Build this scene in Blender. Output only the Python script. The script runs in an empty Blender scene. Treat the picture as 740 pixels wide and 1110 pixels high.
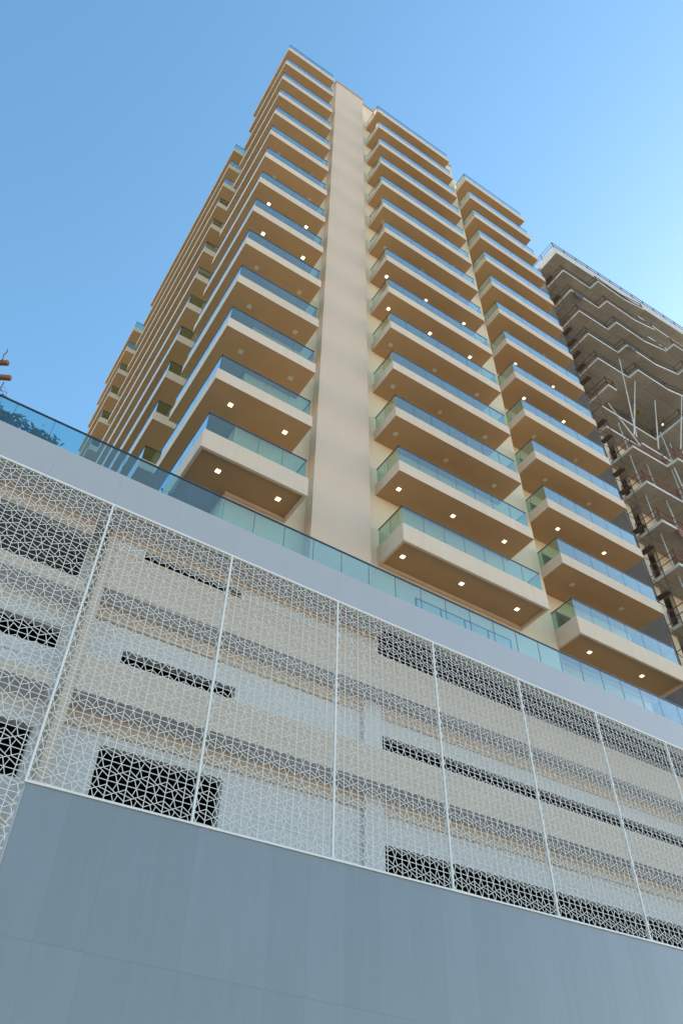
import bpy, bmesh, math, random
from mathutils import Vector, Matrix
random.seed(7)
S = bpy.context.scene
COL = S.collection
R = math.radians

# ---------------------------------------------------------------- camera
CAM_H = 1.6
F_PX, PITCH, ROLL = 865.42, 0.8061, 0.0187        # focal length in pixels of a 740 px wide picture
cd = bpy.data.cameras.new('camera')
cam = bpy.data.objects.new('camera', cd); COL.objects.link(cam)
cd.sensor_fit = 'HORIZONTAL'; cd.sensor_width = 24.0
cd.lens = F_PX / 740.0 * 24.0
cd.clip_start = 0.1; cd.clip_end = 6000
cp, sp = math.cos(PITCH), math.sin(PITCH)
fwd = Vector((0, cp, sp)); up0 = Vector((0, -sp, cp)); rt0 = Vector((1, 0, 0))
cr, sr = math.cos(ROLL), math.sin(ROLL)
rt = cr*rt0 + sr*up0; up = -sr*rt0 + cr*up0
m = Matrix((rt, up, -fwd)).transposed().to_4x4()
m.translation = Vector((0, 0, CAM_H))
cam.matrix_world = m
S.camera = cam

# ---------------------------------------------------------------- frames of the two building grids
YT, YP = 0.5614, 0.5661
TC = Vector((-4.2289, 15.0926, 0.0))               # front left corner of the tower's balconies
PC = Vector((-6.8224*.8, 16.4854*.8, 0.0))         # foot of the first screen post
ZT = 61.6404 + CAM_H                               # underside of the topmost balcony
FL = 3.3

# ---------------------------------------------------------------- node helpers
def nt(name):
    mt = bpy.data.materials.new(name); mt.use_nodes = True
    n = mt.node_tree; n.nodes.clear()
    return mt, n
def nd(t, ty, **kw):
    n = t.nodes.new(ty)
    for k, v in kw.items():
        if k.startswith('i_'):
            n.inputs[k[2:].replace('_', ' ')].default_value = v
        else: setattr(n, k, v)
    return n
def surf(name, col, rough=.8, var=.12, scale=1.2, fine=18., bump=.15, spec=.3, streak=0., metal=0., tint2=None, each=0., island=False):
    """painted / plastered / concrete surface: base colour broken up by cloudy and fine noise, optional vertical streaks"""
    mt, t = nt(name)
    out = nd(t, 'ShaderNodeOutputMaterial'); p = nd(t, 'ShaderNodeBsdfPrincipled')
    p.inputs['Roughness'].default_value = rough
    p.inputs['Specular IOR Level'].default_value = spec
    p.inputs['Metallic'].default_value = metal
    tc = nd(t, 'ShaderNodeTexCoord')
    n1 = nd(t, 'ShaderNodeTexNoise', i_Scale=scale, i_Detail=5., i_Roughness=.6)
    n2 = nd(t, 'ShaderNodeTexNoise', i_Scale=fine, i_Detail=3.)
    t.links.new(tc.outputs['Object'], n1.inputs['Vector']); t.links.new(tc.outputs['Object'], n2.inputs['Vector'])
    a = nd(t, 'ShaderNodeMath', operation='MULTIPLY_ADD'); a.inputs[1].default_value = .7; 
    t.links.new(n1.outputs['Fac'], a.inputs[0])
    b = nd(t, 'ShaderNodeMath', operation='MULTIPLY'); b.inputs[1].default_value = .3
    t.links.new(n2.outputs['Fac'], b.inputs[0]); t.links.new(b.outputs[0], a.inputs[2])
    fac = a.outputs[0]
    if streak:
        mp = nd(t, 'ShaderNodeMapping'); mp.inputs['Scale'].default_value = (3.5, 3.5, .18)
        n3 = nd(t, 'ShaderNodeTexNoise', i_Scale=1.6, i_Detail=4.)
        t.links.new(tc.outputs['Object'], mp.inputs['Vector']); t.links.new(mp.outputs[0], n3.inputs['Vector'])
        c = nd(t, 'ShaderNodeMix', data_type='FLOAT'); c.inputs[0].default_value = streak
        t.links.new(fac, c.inputs[2]); t.links.new(n3.outputs['Fac'], c.inputs[3]); fac = c.outputs[0]
    rp = nd(t, 'ShaderNodeMapRange'); rp.inputs['From Min'].default_value = .25; rp.inputs['From Max'].default_value = .75
    t.links.new(fac, rp.inputs['Value'])
    mx = nd(t, 'ShaderNodeMix', data_type='RGBA')
    t.links.new(rp.outputs[0], mx.inputs[0])
    c2 = tint2 or tuple(min(1, c*(1+var)) for c in col)
    mx.inputs[6].default_value = (*[c*(1-var) for c in col], 1); mx.inputs[7].default_value = (*c2, 1)
    last = mx.outputs[2]
    if each:                                            # every piece leaves the workshop a little different
        src = nd(t, 'ShaderNodeNewGeometry').outputs['Random Per Island'] if island else nd(t, 'ShaderNodeObjectInfo').outputs['Random']
        mr = nd(t, 'ShaderNodeMapRange'); mr.inputs['To Min'].default_value = 1-each; mr.inputs['To Max'].default_value = 1+each
        hv = nd(t, 'ShaderNodeHueSaturation')
        t.links.new(src, mr.inputs['Value']); t.links.new(mr.outputs[0], hv.inputs['Value']); t.links.new(last, hv.inputs['Color']); last = hv.outputs[0]
    t.links.new(last, p.inputs['Base Color'])
    if bump:
        bp = nd(t, 'ShaderNodeBump', i_Strength=bump, i_Distance=.01)
        t.links.new(n2.outputs['Fac'], bp.inputs['Height']); t.links.new(bp.outputs[0], p.inputs['Normal'])
    t.links.new(p.outputs[0], out.inputs[0])
    return mt
def glass(name, tint, boost=1.0, gloss=(1, 1, 1)):
    mt, t = nt(name)
    out = nd(t, 'ShaderNodeOutputMaterial')
    tr = nd(t, 'ShaderNodeBsdfTransparent'); tr.inputs[0].default_value = (*tint, 1)
    gl = nd(t, 'ShaderNodeBsdfGlossy'); gl.inputs['Roughness'].default_value = .01; gl.inputs['Color'].default_value = (*gloss, 1)
    lw = nd(t, 'ShaderNodeLayerWeight'); lw.inputs[0].default_value = .5
    pw = nd(t, 'ShaderNodeMath', operation='POWER'); pw.inputs[1].default_value = 5
    ma = nd(t, 'ShaderNodeMath', operation='MULTIPLY_ADD', use_clamp=True); ma.inputs[1].default_value = .95*boost; ma.inputs[2].default_value = .045*boost
    t.links.new(lw.outputs['Facing'], pw.inputs[0]); t.links.new(pw.outputs[0], ma.inputs[0])
    # slight waviness of the sheet
    tc = nd(t, 'ShaderNodeTexCoord'); n = nd(t, 'ShaderNodeTexNoise', i_Scale=.9, i_Detail=1.)
    bp = nd(t, 'ShaderNodeBump', i_Strength=.02, i_Distance=.05)
    t.links.new(tc.outputs['Object'], n.inputs['Vector']); t.links.new(n.outputs['Fac'], bp.inputs['Height']); t.links.new(bp.outputs[0], gl.inputs['Normal'])
    mx = nd(t, 'ShaderNodeMixShader')
    t.links.new(ma.outputs[0], mx.inputs[0]); t.links.new(tr.outputs[0], mx.inputs[1]); t.links.new(gl.outputs[0], mx.inputs[2])
    t.links.new(mx.outputs[0], out.inputs[0])
    return mt
def emit(name, col, st):
    mt, t = nt(name); out = nd(t, 'ShaderNodeOutputMaterial'); e = nd(t, 'ShaderNodeEmission')
    e.inputs[0].default_value = (*col, 1); e.inputs[1].default_value = st
    t.links.new(e.outputs[0], out.inputs[0]); return mt

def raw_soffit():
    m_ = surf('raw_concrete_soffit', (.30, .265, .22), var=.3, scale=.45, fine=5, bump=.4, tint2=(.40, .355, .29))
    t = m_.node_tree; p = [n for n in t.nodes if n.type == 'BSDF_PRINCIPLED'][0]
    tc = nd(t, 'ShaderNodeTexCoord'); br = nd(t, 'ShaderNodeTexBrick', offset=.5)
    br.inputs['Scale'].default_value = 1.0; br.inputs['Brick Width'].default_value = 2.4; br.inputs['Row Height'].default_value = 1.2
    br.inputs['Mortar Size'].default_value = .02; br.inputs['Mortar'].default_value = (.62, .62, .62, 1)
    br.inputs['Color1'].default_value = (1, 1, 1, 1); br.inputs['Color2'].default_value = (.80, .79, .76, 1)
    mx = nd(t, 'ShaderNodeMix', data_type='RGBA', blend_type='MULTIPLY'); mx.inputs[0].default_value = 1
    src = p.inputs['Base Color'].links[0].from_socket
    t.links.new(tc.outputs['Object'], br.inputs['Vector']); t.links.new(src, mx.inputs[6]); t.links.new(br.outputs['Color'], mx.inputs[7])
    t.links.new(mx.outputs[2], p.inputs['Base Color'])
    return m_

M = dict(
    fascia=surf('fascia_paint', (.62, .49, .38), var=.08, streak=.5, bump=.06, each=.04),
    core=surf('core_stucco', (.62, .475, .37), var=.045, streak=.2, scale=.5, fine=40, bump=.25),
    cream=surf('cream_render', (.68, .55, .39), var=.06, streak=.3, fine=30, bump=.2),
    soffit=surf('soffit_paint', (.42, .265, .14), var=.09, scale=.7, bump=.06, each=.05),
    rail=surf('rail_metal', (.12, .12, .13), rough=.35, var=.05, spec=.5, metal=.6, bump=0),
    lampframe=surf('downlight_frame', (.62, .60, .56), rough=.5, var=.03, bump=0),
    lampoff=surf('downlight_diffuser', (.55, .50, .42), rough=.4, var=.03, bump=0),
    lampon=emit('downlight_lit', (1.0, .82, .55), .9),
    bglass=glass('balcony_glass', (.62, .80, .74), 2.2),
    pglass=glass('terrace_glass', (.68, .86, .87), 2.2),
    wglass=glass('window_glass', (.05, .07, .08), 1.5),
    blind=surf('closed_blind', (.52, .50, .46), rough=.3, var=.05, bump=0),
    wframe=surf('window_frame', (.10, .11, .12), rough=.4, var=.04, bump=0),
    parapet=surf('parapet_panel', (.38, .38, .395), rough=.45, var=.04, streak=.3, spec=.4, bump=.03),
    clad=surf('cladding_panel', (.205, .228, .245), rough=.3, var=.07, streak=.5, spec=.5, bump=.03, each=.035, island=True),
    screen=surf('screen_white', (.70, .68, .64), rough=.5, var=.04, bump=0),
    white=surf('white_wall', (.64, .635, .63), var=.05, streak=.5, bump=.15),
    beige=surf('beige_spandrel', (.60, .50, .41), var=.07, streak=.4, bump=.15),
    grey=surf('grey_concrete', (.52, .52, .53), var=.12, bump=.2),
    dark=surf('shade_dark_concrete', (.04, .04, .042), var=.2, bump=.1),  # concrete with the deep shade of the car park put into its colour
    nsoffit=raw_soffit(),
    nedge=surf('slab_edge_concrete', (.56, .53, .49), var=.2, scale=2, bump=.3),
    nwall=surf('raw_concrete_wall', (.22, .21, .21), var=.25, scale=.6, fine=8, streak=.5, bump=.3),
    block=surf('block_wall', (.62, .52, .40), var=.15, scale=1.5, bump=.3),
    steel=surf('galvanised_steel', (.50, .49, .48), rough=.5, var=.15, metal=.3, bump=0),
    darksteel=surf('rusty_dark_steel', (.10, .075, .06), rough=.7, var=.3, bump=0),
    red=surf('red_guard_paint', (.26, .09, .065), rough=.6, var=.25, bump=0),
    yellow=surf('yellow_paint', (.36, .29, .12), rough=.7, var=.2, bump=0),
    black=surf('black_paint', (.03, .03, .03), rough=.7, var=.1, bump=0),
    wood=surf('varnished_wood', (.22, .075, .022), rough=.4, var=.35, scale=4, fine=40, spec=.5, bump=.1),
    leaf=surf('leaf', (.03, .065, .022), rough=.6, var=.5, scale=6, bump=0),
    bark=surf('bark', (.10, .07, .05), rough=.9, var=.3, bump=.3),
    flower=surf('bougainvillea_bract', (.42, .07, .30), rough=.6, var=.3, scale=9, bump=0),
    sand=surf('sandy_ground', (.48, .38, .26), rough=1, var=.15, scale=.02, fine=.5, bump=0),
    asphalt=surf('asphalt', (.055, .055, .057), rough=.9, var=.2, fine=30, bump=.3),
    paving=surf('pavement_stone', (.30, .27, .24), rough=.85, var=.12, bump=.2),
    paintw=surf('road_paint', (.75, .75, .72), rough=.6, var=.08, bump=0),
)

# ---------------------------------------------------------------- mesh builder
class MB:
    def __init__(s): s.v = []; s.f = []; s.mi = []
    def poly(s, pts, mi=0):
        b = len(s.v); s.v += [tuple(p) for p in pts]; s.f.append(tuple(range(b, b+len(pts)))); s.mi.append(mi)
    def hexa(s, p, mi=0, bot=None):
        # p: 4 bottom points ccw seen from above, 4 top points
        b = len(s.v); s.v += [tuple(q) for q in p]
        for i, f in enumerate(((3, 2, 1, 0), (4, 5, 6, 7), (0, 1, 5, 4), (1, 2, 6, 5), (2, 3, 7, 6), (3, 0, 4, 7))):
            s.f.append(tuple(b+k for k in f)); s.mi.append(bot if (bot is not None and i == 0) else mi)
    def box(s, x0, x1, y0, y1, z0, z1, mi=0, bot=None):
        s.hexa([(x0, y0, z0), (x1, y0, z0), (x1, y1, z0), (x0, y1, z0), (x0, y0, z1), (x1, y0, z1), (x1, y1, z1), (x0, y1, z1)], mi, bot)
    def prism(s, out, z0, z1, mi=0, bot=None, top=None):
        n = len(out); b = len(s.v)
        s.v += [(x, y, z0) for x, y in out] + [(x, y, z1) for x, y in out]
        s.f.append(tuple(b+i for i in reversed(range(n)))); s.mi.append(mi if bot is None else bot)
        s.f.append(tuple(b+n+i for i in range(n))); s.mi.append(mi if top is None else top)
        for i in range(n):
            j = (i+1) % n; s.f.append((b+i, b+j, b+n+j, b+n+i)); s.mi.append(mi)
    def tube(s, p, q, r, n=8, mi=0, r2=None, cap=True):
        p, q = Vector(p), Vector(q); d = (q-p).normalized()
        a = d.orthogonal().normalized(); c = d.cross(a); r2 = r if r2 is None else r2
        b = len(s.v)
        for e, rr in ((p, r), (q, r2)):
            for i in range(n):
                t = 2*math.pi*i/n; s.v.append(tuple(e + rr*(math.cos(t)*a + math.sin(t)*c)))
        for i in range(n):
            j = (i+1) % n; s.f.append((b+i, b+j, b+n+j, b+n+i)); s.mi.append(mi)
        if cap:
            s.f.append(tuple(b+i for i in reversed(range(n)))); s.mi.append(mi)
            s.f.append(tuple(b+n+i for i in range(n))); s.mi.append(mi)
    def build(s, name, mats, parent=None, smooth=False, loc=None):
        me = bpy.data.meshes.new(name); me.from_pydata(s.v, [], s.f)
        mats = mats if isinstance(mats, (list, tuple)) else [mats]
        for x in mats: me.materials.append(x)
        me.polygons.foreach_set('material_index', s.mi)
        if smooth: me.polygons.foreach_set('use_smooth', [True]*len(s.f))
        me.update()
        o = bpy.data.objects.new(name, me); COL.objects.link(o)
        if parent: o.parent = parent
        if loc is not None: o.location = loc
        return o
def tag(o, label=None, cat=None, group=None, kind=None):
    if label: o['label'] = label
    if cat: o['category'] = cat
    if group: o['group'] = group
    if kind: o['kind'] = kind
    return o
def empty(name, loc, rz, label, cat, group=None):
    o = bpy.data.objects.new(name, None); COL.objects.link(o); o.location = loc; o.rotation_euler = (0, 0, rz)
    return tag(o, label, cat, group)

# ---------------------------------------------------------------- ground
def frame(o, yaw):
    c, s = math.cos(yaw), math.sin(yaw)
    return lambda x, y, z=0: Vector((o.x + c*x - s*y, o.y + s*x + c*y, z))
pw = frame(PC, YP); tw = frame(TC, YT)
g = MB(); g.poly([(-4000, -4000, 0), (4000, -4000, 0), (4000, 4000, 0), (-4000, 4000, 0)])
tag(g.build('ground', M['sand']), kind='structure')
g = MB(); g.poly([pw(-300, -22, .004), pw(300, -22, .004), pw(300, -11, .004), pw(-300, -11, .004)])
tag(g.build('road', M['asphalt']), kind='structure')
g = MB()
for i in range(-40, 40):
    g.poly([pw(i*7, -16.57, .008), pw(i*7+3, -16.57, .008), pw(i*7+3, -16.43, .008), pw(i*7, -16.43, .008)])
tag(g.build('road_markings', M['paintw']), kind='structure')
g = MB()
g.hexa([pw(-300, -11, 0), pw(300, -11, 0), pw(300, -.02, 0), pw(-300, -.02, 0), pw(-300, -11, .13), pw(300, -11, .13), pw(300, -.02, .13), pw(-300, -.02, .13)])
tag(g.build('pavement', M['paving']), kind='structure')

# ---------------------------------------------------------------- podium
pod = empty('podium_building', PC, YP, 'low car park podium with white lattice screens above grey cladding, under the beige tower', 'building')
W = 3.2
Z = lambda z: z + CAM_H
TOP = Z(13.86)
def shear(s, z):                       # made-up slope: lower facade lines tilt to follow the lens distortion
    return z + .0246*s*min(1, max(0, (TOP - z)/3.0))
SL, SR = -16.0, 46.0
# parapet band above the screens
q = MB()
x = SL
while x < SR - .01:
    q.box(x+.001, x+1.6-.001, 0, .22, TOP, Z(14.93)); x += 1.6
q.box(SL, SR, .02, .2, TOP+.02, Z(14.91))
q.build('parapet', M['parapet'], pod)
# underside of the overhang, terrace deck
q = MB(); q.box(SL, SR, .221, 40, Z(14.0), Z(14.7), 0, 1); q.build('terrace_deck', [M['paving'], M['grey']], pod)
# cladding below the screens
q = MB()
bz = lambda s: Z(6.795) + .0246*s
x = .03 - .0
edges = [.03, .86]
while edges[-1] < SR: edges.append(edges[-1]+.835)
for a, b in zip(edges, edges[1:]):
    a1, b1 = a+.0005, b-.0005
    for z0, z1 in ((.13, Z(.3)), (Z(.3), Z(2.31)), (Z(2.31), Z(4.32)), (Z(4.32), None)):
        t0 = z1-.001 if z1 else bz(a1)-.05; t1 = z1-.001 if z1 else bz(b1)-.05
        q.hexa([(a1, 0, z0+.001), (b1, 0, z0+.001), (b1, .012, z0+.001), (a1, .012, z0+.001), (a1, 0, t0), (b1, 0, t1), (b1, .012, t1), (a1, .012, t0)])
q.build('cladding', M['clad'], pod)
q = MB(); q.hexa([(.03, .014, .1), (SR, .014, .1), (SR, 1.1, .1), (.03, 1.1, .1), (.03, .014, bz(0)-.06), (SR, .014, bz(SR)-.06), (SR, 1.1, bz(SR)-.06), (.03, 1.1, bz(0)-.06)])
q.build('base_wall', [M['clad'], M['white']], pod)
q = MB(); q.box(.012, .028, .02, 1.54, .1, Z(6.7)); q.build('base_end_wall', M['white'], pod)
# car park wall behind the screens: white wall 1.3 m back with openings, beige spandrels in front of it
RW, RT = 1.55, .22
def rect(q, s0, s1, d0, d1, z0, z1, mi=0, bot=None, n=None):
    q.hexa([(s0, d0, shear(s0, z0)), (s1, d0, shear(s1, z0)), (s1, d1, shear(s1, z0)), (s0, d1, shear(s0, z0)),
            (s0, d0, shear(s0, z1)), (s1, d0, shear(s1, z1)), (s1, d1, shear(s1, z1)), (s0, d1, shear(s0, z1))], mi, bot)
opens = [(-9, .0, 12.2, 13.96), (-9, .04, 10.2, 11.15), (-9, .1, 7.53, 8.68),
         (1.43, 4.27, 12.4, 13.97), (1.50, 4.44, 9.8, 11.12), (1.53, 4.42, 6.6, 8.68),
         (8.82, 46, 12.4, 13.97), (8.82, 46, 9.8, 11.2), (8.82, 46, 6.6, 8.2)]
xs = sorted({SL, SR, *[v for o in opens for v in o[:2]]}); zs = sorted({-1.5, 14.0, *[v for o in opens for v in o[2:]]})
q = MB()
for a, b in zip(xs, xs[1:]):
    run = None
    for c, d in zip(zs, zs[1:]):
        hole = any(o[0] <= a+1e-6 and o[1] >= b-1e-6 and o[2] <= c+1e-6 and o[3] >= d-1e-6 for o in opens)
        if hole:
            if run: rect(q, a, b, RW, RW+RT, Z(run[0]), Z(run[1])); run = None
        else: run = (run[0], d) if run else (c, d)
    if run: rect(q, a, b, RW, RW+RT, Z(run[0]), Z(run[1]))
rect(q, 8.22, 8.80, RW-.12, RW-.002, Z(6.7), Z(13.98))
q.build('car_park_wall', M['white'], pod)
for z0, z1 in ((12.1, 13.33), (9.3, 10.25), (5.9, 7.05)):
    q = MB(); rect(q, .522, SR, .8, RW-.003, Z(z0), Z(z1), 0, 1); q.build('spandrel', [M['beige'], M['grey']], pod)
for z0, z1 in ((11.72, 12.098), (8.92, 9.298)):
    q = MB(); rect(q, .55, SR, RW-.06, RW-.003, Z(z0), Z(z1)); q.build('beam', M['beige'], pod)  # plain beige band set proud of the white wall, right below the spandrel
q = MB()
for s0, s1 in ((.522, 1.25), (3.96, 8.3)): rect(q, s0, s1, .8, RW-.003, Z(13.62), Z(13.985), 0, 2); rect(q, s0, s1, .84, 1.0, Z(13.2), Z(13.618), 2)
rect(q, 1.252, 3.958, .8, 1.0, Z(13.6), Z(13.985), 0, 1); rect(q, SL, -.1, .8, 1.0, Z(13.45), Z(13.985), 0, 1)
q.build('lintel', [M['beige'], M['grey'], M['white']], pod)
q = MB(); q.box(8.32, SR, .5, RW-.003, Z(13.97), Z(13.995)); q.box(1.26, 3.95, 1.01, RW-.003, Z(13.97), Z(13.995)); q.box(SL, -.12, 1.01, RW-.003, Z(13.97), Z(13.995)); q.build('shade_sheets', M['dark'], pod)  # near-black sheets added under the deck, painted shade for the openings
q = MB(); zz = Z(10.205)
q.hexa([(-6, RW+.02, zz), (.035, RW+.02, zz), (.035, RW+.2, zz), (-6, RW+.2, zz), (-6, RW+.02, zz+.005), (.035, RW+.02, zz+.4), (.035, RW+.2, zz+.4), (-6, RW+.2, zz+.005)])
q.build('ramp_edge', M['white'], pod)
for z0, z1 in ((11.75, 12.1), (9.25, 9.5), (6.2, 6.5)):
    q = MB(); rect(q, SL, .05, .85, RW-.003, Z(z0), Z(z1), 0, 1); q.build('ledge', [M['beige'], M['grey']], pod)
q = MB(); rect(q, .3, .52, .82, RW-.003, Z(5.9), Z(13.98)); q.build('pier', M['beige'], pod)
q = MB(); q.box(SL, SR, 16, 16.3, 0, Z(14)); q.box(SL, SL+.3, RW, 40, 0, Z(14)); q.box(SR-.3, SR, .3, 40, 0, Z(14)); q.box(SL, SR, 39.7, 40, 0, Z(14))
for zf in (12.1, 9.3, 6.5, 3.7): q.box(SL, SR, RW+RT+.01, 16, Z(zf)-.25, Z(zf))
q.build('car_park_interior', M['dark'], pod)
# lattice screens: a frame and a star lattice of thin bars, one part per bay
def clip(p, q, planes):
    t0, t1 = 0., 1.
    dx, dy = q[0]-p[0], q[1]-p[1]
    for a, b, c in planes:                 # a x + b y <= c
        n = a*dx + b*dy; r = c - a*p[0] - b*p[1]
        if abs(n) < 1e-9:
            if r < 0: return None
        elif n > 0: t1 = min(t1, r/n)
        else: t0 = max(t0, r/n)
    if t1 - t0 < 1e-3: return None
    return (p[0]+t0*dx, p[1]+t0*dy), (p[0]+t1*dx, p[1]+t1*dy)
def bar(q, p, e, w, d0, d1):
    dx, dy = e[0]-p[0], e[1]-p[1]; L = math.hypot(dx, dy)
    nx, ny = -dy/L*w/2, dx/L*w/2
    A = [(p[0]-nx, p[1]-ny), (e[0]-nx, e[1]-ny), (e[0]+nx, e[1]+ny), (p[0]+nx, p[1]+ny)]
    b = len(q.v)
    q.v += [(x, d0, z) for x, z in A] + [(x, d1, z) for x, z in A]
    for f in ((0, 1, 2, 3), (4, 7, 6, 5), (0, 4, 5, 1), (2, 6, 7, 3)):
        q.f.append(tuple(b+k for k in f)); q.mi.append(0)
def cell_segments():
    # unit cell, 1 x 1: ribs at u = 0, straight cross lines at v = 0, an eight-armed star at the centre
    return [((0, 0), (0, 1)), ((0, 0), (1, 0)), ((0, .8), (1, .2)), ((0, .2), (1, .8)),
            ((.5, 1), (.35, .59)), ((.65, .41), (.5, 0)), ((.5, 1), (.68, .57)), ((.32, .43), (.5, 0)),
            ((.68, .57), (1, .51)), ((0, .51), (.33, .44))]
CELL = cell_segments()
def make_screen(i, s0, s1, zb0, zb1):
    fr = MB(); h = .021
    fr.box(s0-h, s0+h, -.03, .03, min(zb0, zb1)-.04, TOP-.002)     # post on the left of the bay
    fr.box(s0+h, s1-h, -.03, .03, TOP-.055, TOP-.002)
    fr.hexa([(s0+h, -.03, zb0-.042), (s1-h, -.03, zb1-.042), (s1-h, .03, zb1-.042), (s0+h, .03, zb0-.042),
             (s0+h, -.03, zb0-.002), (s1-h, -.03, zb1-.002), (s1-h, .03, zb1-.002), (s0+h, .03, zb0-.002)])
    f = fr.build('lattice_screen', M['screen'], pod)
    q = MB(); w = .385; n = int((s1-s0)/w)+2
    sl = (zb1-zb0)/(s1-s0)
    planes = [(-1, 0, -(s0+h)), (1, 0, s1-h), (0, 1, TOP-.06), (sl, -1, -(zb0-.004) + sl*s0)]
    rows = int((TOP-min(zb0, zb1))/w)+2
    x0 = s0 - .12; y0 = min(zb0, zb1) - .36 if zb0 > Z(4) else zb0
    for c in range(n):
        for r in range(-1, rows+1):
            for p, e in CELL:
                k = clip((x0+(c+p[0])*w, y0+(r+p[1])*w), (x0+(c+e[0])*w, y0+(r+e[1])*w), planes)
                if k: bar(q, k[0], k[1], (.0120 if abs(p[0]-e[0]) > 1e-6 else .0145), -.006, .006)
    q.build('lattice', M['screen'], f)
make_screen(-1, -W, 0, Z(2.3), Z(2.3))
make_screen(-2, -2*W, -W, Z(2.3), Z(2.3))
for i in range(0, 9): make_screen(i, i*W, (i+1)*W, Z(6.795)+.0786*i, Z(6.795)+.0786*(i+1))
# glass rail along the terrace edge
q = MB(); gl = MB()
gr_rail = MB(); gr_rail.box(SL, SR, .075, .125, Z(15.83), Z(15.858))
x = SL + (4.67 - SL) % .945 - .945
while x < SR-.95: gr_rail.box(x-.0055, x+.0055, .090, .110, Z(14.942), Z(15.829)); x += .945
rr = gr_rail.build('glass_railing', M['rail'], pod)
x = SL + (4.67 - SL) % .945 - .945
while x < SR-.95:
    gl.box(x+.006, x+.939, .092, .108, Z(14.86), Z(15.83)); x += .945
gl.build('glass_panels', M['pglass'], rr)
q = MB(); q.box(SL, SR, .07, .13, Z(14.7), Z(14.94)); q.build('base_channel', M['steel'], rr)

# ---------------------------------------------------------------- tower
tower = empty('apartment_tower', TC, YT, 'tall beige apartment tower with stacked glass balconies around a plain pinkish shaft', 'building')
A1, A2, B1, B2, C2, L1 = 7.40, 13.93, 15.81, 21.74, 3.72, 5.12
AB, BB = -.075, .29
WF, WB = 1.45, 2.12                # wall planes behind the balconies
zk = lambda k: ZT - FL*k
RT_ = ZT + 5.2
q = MB()
q.prism([(1.5, WF), (15.80, WF), (15.80, WB), (21.6, WB), (21.6, 30), (15.8, 34), (1.5, 34)], Z(14.72), RT_)
q.build('wall', M['cream'], tower)
q = MB(); q.prism([(1.42, WF-.06), (15.86, WF-.06), (15.86, WF+.25), (1.42, WF+.25)], RT_+.002, RT_+.18); q.build('roof_coping', M['soffit'], tower)
q = MB(); q.box(4.47, 6.83, 1.0, 3.4, Z(14.72), ZT+4.45); q.build('shaft', M['core'], tower)
q = MB(); q.box(4.43, 6.87, .96, 3.44, ZT+4.452, ZT+4.68); q.build('shaft_coping', M['soffit'], tower)

def rail_run(gm, rm, p, e, z0, z1):
    """glass panes and a top rail along p -> e"""
    p, e = Vector(p), Vector(e); L = (e-p).length; n = max(1, round(L/.94)); d = (e-p)/L; nn = Vector((-d.y, d.x))*.006
    for i in range(n):
        a = p + d*(L*i/n + .0065); b = p + d*(L*(i+1)/n - .0065)
        gm.hexa([(*(a-nn), z0), (*(b-nn), z0), (*(b+nn), z0), (*(a+nn), z0), (*(a-nn), z1), (*(b-nn), z1), (*(b+nn), z1), (*(a+nn), z1)])
    for i in range(1, n):
        a = p + d*(L*i/n); u = d*.006; v = nn*1.3
        rm.hexa([(*(a-u-v), z0), (*(a+u-v), z0), (*(a+u+v), z0), (*(a-u+v), z0), (*(a-u-v), z1), (*(a+u-v), z1), (*(a+u+v), z1), (*(a-u+v), z1)])
    n2 = Vector((-d.y, d.x))*.018
    a, b = p - d*.018, e + d*.018
    rm.hexa([(*(a-n2), z1), (*(b-n2), z1), (*(b+n2), z1), (*(a+n2), z1), (*(a-n2), z1+.035), (*(b-n2), z1+.035), (*(b+n2), z1+.035), (*(a+n2), z1+.035)])
def downlight(x, y, z, lit, slab):
    m_ = MB(); r = .09
    m_.box(x-r, x+r, y-r, y+r, z-.012, z-.002, 0)
    m_.box(x-r+.015, x+r-.015, y-r+.015, y+r-.015, z-.020, z-.013, 1)
    m_.build('downlight', [M['lampframe'], M['lampon'] if lit else M['lampoff']], slab)
def balcony(out, runs, k, lights, lit):
    zb = zk(k); q = MB()
    zs = zb - .13 if k == 13 else zb
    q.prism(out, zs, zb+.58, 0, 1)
    if k == 13:                                        # the lowest one has a deeper edge and a recessed soffit
        x0, x1 = out[0][0], max(p[0] for p in out[:3]); y0 = out[0][1]; y1 = max(p[1] for p in out) if len(out) > 4 else out[2][1]
        yr = out[2][1]
        q.box(x0, x1, y0, y0+.1, zb-.24, zs-.001); q.box(x0, x0+.1, y0+.101, y1, zb-.24, zs-.001); q.box(x1-.1, x1, y0+.101, yr, zb-.24, zs-.001)
        xa = x0+.101 if len(out) == 4 else 1.5
        q.box(xa, x1-.101, yr-.1, yr, zb-.24, zs-.001)
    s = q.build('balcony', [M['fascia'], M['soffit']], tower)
    gm, rm = MB(), MB()
    for p, e in runs: rail_run(gm, rm, p, e, zb+.581, zb+1.495)
    gm.build('glass_railing', M['bglass'], s); rm.build('handrail', M['rail'], s)
    for x, y in lights: downlight(x, y, zs, lit, s)
g_ = .08
def sliding_door(x0, x1, y, z0, z1, n, pane='wglass'):
    f = MB(); t = .05; d0, d1 = y-.03, y+.0
    f.box(x0, x1, d0, d1, z1-t, z1); f.box(x0, x1, d0, d1, z0, z0+t)
    for i in range(n+1):
        xx = x0 + (x1-x0-t)*i/n; f.box(xx, xx+t, d0, d1, z0+t, z1-t)
    fo = f.build('sliding_door', M['wframe'], tower)
    p = MB()
    for i in range(n):
        a = x0+(x1-x0-t)*i/n+t+.002; p.box(a, a+(x1-x0-t)/n-t-.004, y-.016, y-.004, z0+t+.002, z1-t-.002)
    p.build('pane', M[pane], fo)
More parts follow.
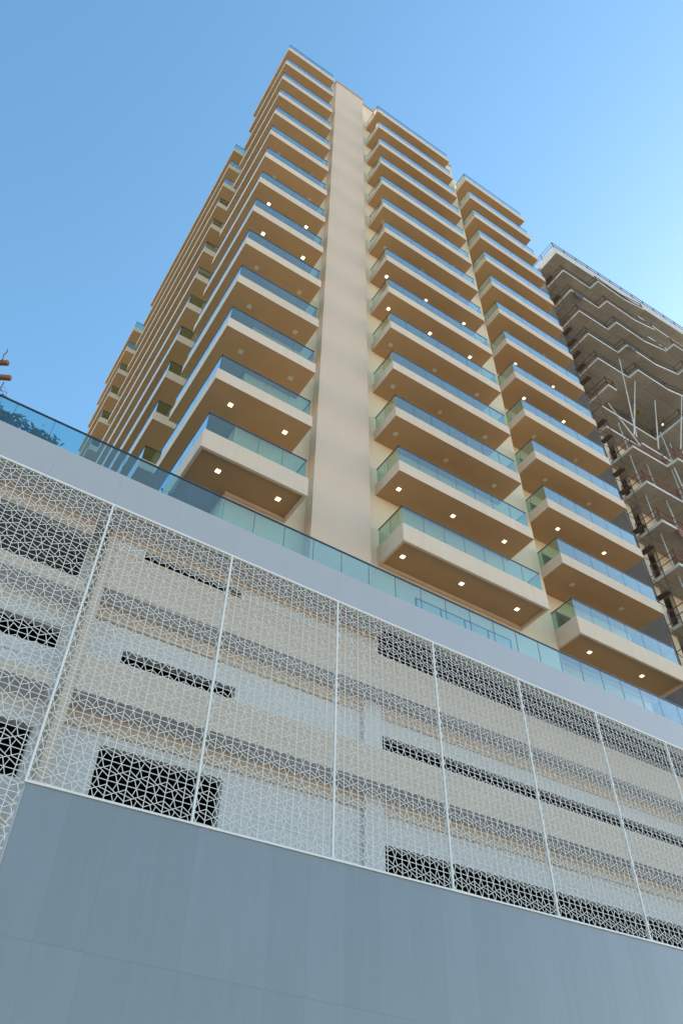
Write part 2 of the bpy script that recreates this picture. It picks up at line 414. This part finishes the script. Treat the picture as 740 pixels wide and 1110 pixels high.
for k in range(14):
    zb = zk(k)
    lit = k in (13, 12, 8, 7); litb = k in (13, 11, 8, 7)
    # corner block
    balcony([(0, 0), (C2, 0), (C2, WF-.002), (1.498, WF-.002), (1.498, L1), (0, L1)],
            [((g_, L1-g_), (g_, g_)), ((g_, g_), (C2-g_, g_)), ((C2-g_, g_), (C2-g_, WF-.03))], k, [(.92, .72), (3.05, .72)], lit)
    # block right of the shaft
    balcony([(A1, AB), (A2, AB), (A2, WF-.002), (A1, WF-.002)],
            [((A1+g_, WF-.03), (A1+g_, AB+g_)), ((A1+g_, AB+g_), (A2-g_, AB+g_)), ((A2-g_, AB+g_), (A2-g_, WF-.03))], k,
            [(7.93, .70), (10.47, .68), (13.03, .66)], lit)
    balcony([(B1, BB), (B2, BB), (B2, WB-.002), (B1, WB-.002)],
            [((B1+g_, WB-.03), (B1+g_, BB+g_)), ((B1+g_, BB+g_), (B2-g_, BB+g_)), ((B2-g_, BB+g_), (B2-g_, WB-.03))], k,
            [(17.09, 1.08), (19.95, 1.06)], litb)
    # balconies along the left side
    for (b0, b1, aa) in ((8.05, 23.5, -.05), (26.5, 33.3, -.35)):
        balcony([(aa, b0), (1.498, b0), (1.498, b1), (aa, b1)],
                [((1.46, b1-g_), (aa+g_, b1-g_)), ((aa+g_, b1-g_), (aa+g_, b0+g_)), ((aa+g_, b0+g_), (1.46, b0+g_))], k, [], False)
    if True:
        sliding_door(9.0, 13.64, WF-.004, zb+.42, zb+2.52, 4)
        sliding_door(16.9, 20.9, WB-.004, zb+.42, zb+2.52, 3)
sliding_door(8.95, 13.25, WF-.004, Z(14.75), ZT-43.85, 4, 'blind')
sliding_door(17.0, 20.9, WB-.004, Z(14.75), ZT-43.85, 3, 'blind')

# ---------------------------------------------------------------- unfinished neighbour
NO = tw(27.36, 1.742, 0)
NZ = 65.145 + CAM_H
nb = empty('unfinished_building', NO, YT, 'raw concrete building under construction with stepped slab edges, right of the beige tower', 'building')
def outline(k):
    o = [(0, 0), (3.05, -.05), (3.12, -.86), (6.25, -.88), (8.35, -1.2), (8.36, -1.95), (11.5, -1.98), (15.0, -2.3), (15.1, -1.2), (22, -1.3)]
    if k == 0: o = [(0, 0), (22, -.75)]
    if k in (1, 2): o = o[:4] + [(8.35, -1.15), (8.36, -.4), (22, -.5)]
    if k == 6: o = [(0, 0), (.8, 0), (.85, 1.5), (6.3, 1.5), (6.4, -.9), (8.35, -1.2), (8.36, -1.95), (11.5, -1.98), (15.0, -2.3), (15.1, -1.2), (22, -1.3)]
    if k == 7: o = [(0, 1.2), (3.0, 1.2), (3.05, .9), (6.25, .9), (8.35, .6), (22, .6)]
    return o
for k in range(0, 18):
    z = NZ - FL*k
    o = outline(k)
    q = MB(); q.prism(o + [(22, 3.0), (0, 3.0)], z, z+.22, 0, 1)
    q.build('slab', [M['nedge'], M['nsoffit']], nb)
    if k >= 8:
        wz = z+.222; h = FL-.224
        q = MB()
        x = 0.0
        for a, b, m_ in ((0, .55, 1), (1.55, 3.0, 0), (4.2, 6.3, 0), (7.5, 9.4, 0), (10.6, 14, 0), (15.4, 18, 0), (19.2, 22, 0)):
            q.box(a, b, 2.4 if k == 7 else 1.9, 2.1 if k != 7 else 2.6, wz, wz+h, 0)
        q.build('block_wall', M['block'], nb)
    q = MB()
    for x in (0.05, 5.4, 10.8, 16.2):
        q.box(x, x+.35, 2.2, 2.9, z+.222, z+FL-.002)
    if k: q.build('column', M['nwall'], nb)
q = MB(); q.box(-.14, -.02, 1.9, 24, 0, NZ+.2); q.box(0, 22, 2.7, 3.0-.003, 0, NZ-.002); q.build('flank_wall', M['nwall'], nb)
# shoring props, each a part of the shell; a few boards and blocks left on the lower slabs
q = MB(); q.tube((0, 0, 0), (0, 0, FL-.24), .035, 8); q.tube((0, 0, 0), (0, 0, 1.5), .048, 8); q.box(-.09, .09, -.09, .09, 0, .012)
prop0 = None; rp = random.Random(3)
for k in range(8, 15):
    for j in range(9):
        x = .5 + j*1.25 + rp.uniform(-.35, .35); o_ = outline(k)
        yb = .35 if x < 3 else (-.5 if x < 8.2 else -1.4)
        if k in (6, 7): yb = 1.7 if k == 6 and x < 6.3 else yb + 1.6
        if rp.random() < .25: continue
        if prop0 is None: prop0 = q.build('shoring_prop', M['steel'], nb); p_ = prop0
        else: p_ = prop0.copy(); COL.objects.link(p_); p_.parent = nb
        p_.location = (x, yb + rp.uniform(0, .5), NZ-FL*k+.224); p_.rotation_euler = (rp.uniform(-.02, .02), rp.uniform(-.02, .02), 0)
for k in range(8, 14):
    q = MB()
    for j in range(5):
        x = rp.uniform(.4, 8); y = (.3 if x < 3 else -.55) + rp.uniform(0, .8); L = rp.uniform(.6, 2.2); c_, s_ = math.cos(a_ := rp.uniform(-.5, .5)), math.sin(a_)
        z0 = NZ-FL*k+.224+.06*j; 
        pt = lambda u, v, z: (x+c_*u-s_*v, y+s_*u+c_*v, z)
        q.hexa([pt(0, 0, z0), pt(L, 0, z0), pt(L, .22, z0), pt(0, .22, z0), pt(0, 0, z0+.05), pt(L, 0, z0+.05), pt(L, .22, z0+.05), pt(0, .22, z0+.05)])
    q.build('formwork_boards', M['wood'] if k % 2 else M['block'], nb)
# access scaffold up the near corner, drain pipes
q = MB()
for (x, y) in ((-.22, .9), (-.22, 1.75)): q.tube((x, y, 4), (x, y, NZ-1.5), .028, 6)
z = 6.
while z < NZ-2:
    q.tube((-.22, .85, z), (-.22, 1.8, z), .024, 6); q.tube((-.22, .9, z), (-.22, 1.75, z+1.6), .018, 6)
    if rp.random() < .5: q.box(-.5, -.1, .95, 1.7, z+.03, z+.07)
    z += 1.65
q.build('scaffold', M['darksteel'], nb)
for (x, y) in ((3.4, -.6), (7.1, -.7)):
    q = MB(); q.tube((x, y+.35, 4), (x, y+.35, NZ-FL*8), .05, 8); q.build('drain_pipe', M['nedge'], nb)
for k, x0, x1, y0 in ((2, .3, 1.3, 1.25), (4, 3.3, 3.9, .4), (8, 4.1, 5.6, .1), (10, 1.2, 2.4, .7)):      # sagging sheets left over the edge of some slabs
    q = MB(); n_ = 7; zt = NZ-FL*k+.225
    for i in range(n_):
        xa, xb = x0+(x1-x0)*i/n_, x0+(x1-x0)*(i+1)/n_; da, db = rp.uniform(.5, .9), rp.uniform(.5, .9)
        yo = -.02 if x0 < 3 else -.93
        q.hexa([(xa, yo-.03, zt-da), (xb, yo-.03, zt-db), (xb, yo-.015, zt-db), (xa, yo-.015, zt-da), (xa, yo-.03, zt+.02), (xb, yo-.03, zt+.02), (xb, yo-.015, zt+.02), (xa, yo-.015, zt+.02)])
    q.build('hanging_sheet', M['darksteel'] if k < 5 else M['red'], nb)
# roof parapet and its rail
q = MB()
oo = outline(0)
for (p, e) in zip(oo[:-1], oo[1:]):
    p, e = Vector(p), Vector(e); d = (e-p).normalized(); nn = Vector((-d.y, d.x))*.15
    q.hexa([(*p, NZ+.222), (*e, NZ+.222), (*(e+nn), NZ+.222), (*(p+nn), NZ+.222), (*p, NZ+1.1), (*e, NZ+1.1), (*(e+nn), NZ+1.1), (*(p+nn), NZ+1.1)])
q.box(0, .15, .152, 3.0, NZ+.222, NZ+1.1)
q.build('roof_parapet', M['nedge'], nb)

def guard(path, z, mat, label, grp='guard rails along the raw slab edges', mesh=False):
    q = MB()
    base = Vector((path[0][0], path[0][1], z))
    pts = [Vector((x, y, z)) for x, y in path]
    L = lambda v: v - base
    for p, e in zip(pts, pts[1:]):
        n = max(1, int((e-p).length/1.3))
        for h in (.55, 1.05): q.tube(L(p)+Vector((0, 0, h)), L(e)+Vector((0, 0, h)), .032, 6)
        for i in range(n+1): 
            a = L(p + (e-p)*i/n); q.tube(a, a+Vector((0, 0, 1.15)), .032, 6)
    o = q.build('guard_rail', mat)
    o.location = NO + Vector((math.cos(YT)*base.x - math.sin(YT)*base.y, math.sin(YT)*base.x + math.cos(YT)*base.y, z))
    o.rotation_euler = (0, 0, YT)
    tag(o, label, 'guard rail', grp)
words = ['topmost', 'second', 'third', 'fourth', 'fifth', 'sixth', 'seventh', 'eighth', 'ninth', 'tenth', 'eleventh', 'twelfth']
guard([(.08, 2.9), (.08, .1), (21.9, -.65)], NZ+1.1, M['darksteel'], 'thin dark rail on the roof edge of the raw concrete building')
for k in range(1, 13):
    if k == 7: continue
    o = outline(k); ins = .12
    path = [(o[0][0]+ins, 1.7)] + [(x+ins, y+ins) for x, y in o[:-1]]
    mat = M['red'] if k >= 8 else M['darksteel']
    guard(path, NZ-FL*k+.222, mat, '%s %s guard rail down the raw slab edges of the unfinished building' % (words[k-1] if k < 7 else words[k-2], 'red' if k >= 8 else 'dark'))

PR = Vector((0, 0, CAM_H))
def at_pod(px, py, dep):
    d = fwd + (px-370)/F_PX*rt + (555-py)/F_PX*up
    n = Vector((-math.sin(YP), math.cos(YP), 0)); t = ((PC-PR).dot(n) + dep)/d.dot(n)
    return PR + d*t
def at_z(px, py, z):
    d = fwd + (px-370)/F_PX*rt + (555-py)/F_PX*up
    return PR + d*((z-CAM_H)/d.z)

# leaning props between the slabs
def nloc(x, y, z): 
    v = NO + Vector((math.cos(YT)*x - math.sin(YT)*y, math.sin(YT)*x + math.cos(YT)*y, 0)); v.z = z; return v
def pix(px, py, yn):
    """the point of the plane y = yn of the unfinished building that stands at this place of the photograph"""
    d = fwd + (px-370)/F_PX*rt + (555-py)/F_PX*up
    n = Vector((-math.sin(YT), math.cos(YT), 0)); t = ((NO-PR)@n + yn)/(d@n) if False else ((NO-PR).dot(n) + yn)/d.dot(n)
    return PR + d*t
props = [((671, 389), (690, 474), 'long pale pole leaning across the gap in the unfinished slabs, crossing the upright one'),
         ((688, 413), (687, 472), 'short upright pale pole beside the crossing poles on the unfinished building'),
         ((659, 437), (693, 482), 'pale pole leaning from the slab corner down towards the foot of the crossing poles'),
         ((709.5, 434), (713.5, 487), 'upright pale pole beside the lit patch under the unfinished slab'),
         ((738.5, 430), (737.5, 487), 'upright pale pole at the right edge of the photo on the unfinished building')]
for (a, b, lab) in props:
    p, e = pix(*b, -1.3), pix(*a, -1.3)
    q = MB(); q.tube((0, 0, 0), e-p, .03, 8); q.tube((0, 0, 0), (e-p)*.55, .042, 8)
    o = q.build('leaning_pole', M['nedge'], smooth=False); o.location = p
    tag(o, lab, 'pole', 'props standing on the unfinished slabs')

# a yellow patch with a storey number sprayed on the raw soffit, and a site lamp that is on
zs5 = NZ - FL*5
def to_nb(v):
    r = v - NO; return (math.cos(YT)*r.x + math.sin(YT)*r.y, -math.sin(YT)*r.x + math.cos(YT)*r.y)
hx, hy = to_nb(at_z(691, 447, zs5))
q = MB(); q.prism([(hx+.42*math.cos(a)*(1+.12*math.sin(3*a)), hy+.34*math.sin(a)) for a in [i*math.pi/10 for i in range(20)]], zs5-.010, zs5-.004)
patch = q.build('painted_patch', M['yellow'], nb)
fc = bpy.data.curves.new('storey_number', 'FONT'); fc.body = '5'; fc.size = .62; fc.align_x = 'CENTER'; fc.align_y = 'CENTER'; fc.extrude = .002
fo = bpy.data.objects.new('storey_number', fc); COL.objects.link(fo)
bpy.context.view_layer.update()
me = bpy.data.meshes.new_from_object(fo.evaluated_get(bpy.context.evaluated_depsgraph_get()))
bpy.data.objects.remove(fo); me.materials.clear(); me.materials.append(M['black'])
no_ = bpy.data.objects.new('storey_number', me); COL.objects.link(no_); no_.parent = patch
no_.location = (hx, hy, zs5-.014); no_.rotation_euler = (math.pi, 0, R(-40))
lp = at_z(718, 460, NZ-FL*6-.9)
q = MB(); q.tube((0, 0, 0), (0, 0, .12), .09, 12, r2=.05); q.tube((0, 0, .12), (0, 0, .9), .01, 6)
wl = q.build('work_lamp', M['yellow']); wl.location = lp
tag(wl, 'small lit work lamp hanging under the raw slab near the right edge of the photo', 'lamp')
q = MB(); q.tube((0, 0, -.05), (0, 0, -.002), .05, 12, r2=.07); q.build('bulb', M['lampon'], wl)

# ---------------------------------------------------------------- terrace: pergola beam ends, vine, shrubs
def beam(px, py, sx, sy, r, label):
    p = at_pod(px, py, 2.0); far = at_z(sx, sy, p.z); d = (far-p).normalized()
    q = MB(); q.tube((0, 0, 0), d*4.5, r, 16, cap=False)
    prev = None
    for i in range(1, 5):                                   # rounded end
        t0, t1 = (i-1)/4*math.pi/2, i/4*math.pi/2
        q.tube(-d*r*.6*math.sin(t0), -d*r*.6*math.sin(t1), r*math.cos(t0), 16, r2=max(.002, r*math.cos(t1)), cap=False)
    o = q.build('pergola_beam', M['wood'], smooth=True); o.location = p
    tag(o, label, 'beam', 'wooden pergola beams over the terrace')
    return p, d
pA, dA = beam(8, 393.3, -60, 391, .085, 'upper round wooden beam end at the left edge, above the terrace')
pB, dB = beam(10.5, 409.6, -60, 404, .085, 'lower round wooden beam end at the left edge, just above the vine')
q = MB()
hook = at_pod(4.5, 414, 2.0) - pB
pts = [hook + Vector((random.uniform(-.01, .01), 0, -.045*i)) for i in range(14)]
for a, b in zip(pts, pts[1:]): q.tube(a, b, .014, 6)
o = q.build('hanging_chain', M['darksteel']); o.location = pB
tag(o, 'dark chain hanging under the lower wooden beam at the left edge', 'chain')
q = MB(); h2 = at_pod(1.2, 391, 2.0) - pA
for i in range(10): q.tube(h2+Vector((.02*math.sin(i), 0, .06*i)), h2+Vector((.02*math.sin(i+1), 0, .06*(i+1))), .014, 6)
o = q.build('steel_hook', M['darksteel']); o.location = pA
tag(o, 'dark hook standing up from the upper wooden beam at the left edge', 'hook')

def leaf_quad(q, c, s, mi=0):
    n = Vector((random.gauss(0, 1), random.gauss(0, 1), random.gauss(0, 1))).normalized()
    a = n.orthogonal().normalized(); b = n.cross(a)
    L, w = s*random.uniform(.7, 1.3), s*random.uniform(.35, .55)
    q.poly([c-a*L/2, c+b*w/2+n*.02*s, c+a*L/2, c-b*w/2+n*.02*s], mi)
def shrub(px, py, dep, size, label, n=420, flat=.55):
    top = at_pod(px, py, dep); base = Vector((top.x, top.y, Z(14.7)))
    e = empty('terrace_shrub', base, YP, label, 'shrub', 'shrubs on the terrace behind the glass rail')
    st = MB(); lf = MB(); tips = []
    H = top.z - base.z
    for i in range(9):
        ang = random.uniform(-.5, math.pi+.5); rad = size*random.uniform(.3, 1)
        tip = Vector((math.cos(ang)*rad*1.2, math.sin(ang)*rad*flat*.4, H*random.uniform(.65, 1.02)))
        midp = tip*.5 + Vector((0, 0, .15*H))
        st.tube((0, 0, 0), midp, .018, 6, r2=.011); st.tube(midp, tip, .011, 6, r2=.004); tips += [midp, tip, (midp+tip)/2]
        for j in range(3):
            t2 = midp + Vector((random.gauss(0, .25)*size, random.gauss(0, .12)*size, random.uniform(0, .25)*H)); st.tube(midp, t2, .007, 5, r2=.003); tips.append(t2)
    for i in range(n):
        c = random.choice(tips) + Vector((random.gauss(0, .11), random.gauss(0, .07), random.gauss(0, .09)))
        leaf_quad(lf, c, .16)
    st.build('branches', M['bark'], e); lf.build('foliage', M['leaf'], e)
shrub(8, 441, .45, .6, 'dark leafy shrub behind the glass rail at the left edge of the terrace', 620)
shrub(50, 470, .45, .55, 'dark leafy shrub with branches reaching right, behind the glass rail near the tower', 360)
shrub(176, 534, .45, .16, 'small green plant behind the glass rail under the lowest corner balcony', 60)
q = MB(); v0 = at_pod(2, 424, 1.9)
for i in range(90):
    leaf_quad(q, Vector((random.gauss(-.12, .14), random.gauss(0, .08), random.gauss(-.12, .16))), .07, 0 if random.random() < .65 else 1)
ve = q.build('flowering_vine', [M['flower'], M['leaf']]); ve.location = v0
tag(ve, 'purple flowering vine hanging at the left edge below the wooden beams', 'vine')
# posts that carry the pergola (left of the picture)
ep = empty('pergola_post', (pA + dA*4.0).to_tuple()[:2] + (Z(14.7),), YP, 'wooden pergola post carrying the round beams beyond the left edge', 'post')
q = MB(); q.tube((0, 0, 0), (0, 0, pA.z - Z(14.7) + .1), .09, 12); q.build('post', M['wood'], ep)

# ---------------------------------------------------------------- light
SUN_EL = R(25); SUN_AZ = (.83, .56)           # towards the sun: behind the buildings, to the right
w = bpy.data.worlds.new('World'); S.world = w; w.use_nodes = True
t = w.node_tree; t.nodes.clear()
sk = t.nodes.new('ShaderNodeTexSky'); sk.sky_type = 'NISHITA'; sk.sun_disc = False
sk.sun_elevation = SUN_EL; sk.sun_rotation = math.atan2(SUN_AZ[0], SUN_AZ[1])
sk.altitude = 0; sk.air_density = 1.0; sk.dust_density = .75; sk.ozone_density = 1.5
bg = t.nodes.new('ShaderNodeBackground'); bg.inputs[1].default_value = .12
wo = t.nodes.new('ShaderNodeOutputWorld')
hs = t.nodes.new('ShaderNodeHueSaturation'); hs.inputs['Saturation'].default_value = 1.14; hs.inputs['Hue'].default_value = .485
t.links.new(sk.outputs[0], hs.inputs['Color']); t.links.new(hs.outputs[0], bg.inputs[0]); t.links.new(bg.outputs[0], wo.inputs[0])
sl = bpy.data.lights.new('sun', 'SUN'); sl.energy = 3.5; sl.angle = R(.53); sl.color = (1, .95, .86)
so = bpy.data.objects.new('sun', sl); COL.objects.link(so)
d = Vector((SUN_AZ[0]*math.cos(SUN_EL), SUN_AZ[1]*math.cos(SUN_EL), math.sin(SUN_EL))).normalized()
so.rotation_euler = d.to_track_quat('Z', 'Y').to_euler(); so.location = (0, 0, 100)
vs = S.view_settings; vs.view_transform = 'Standard'; vs.look = 'None'; vs.gamma = 1.0; vs.use_curve_mapping = False
vs.exposure = 1.72
S.render.engine = 'CYCLES'
S.cycles.max_bounces = 10; S.cycles.transparent_max_bounces = 24; S.cycles.diffuse_bounces = 4; S.cycles.glossy_bounces = 5
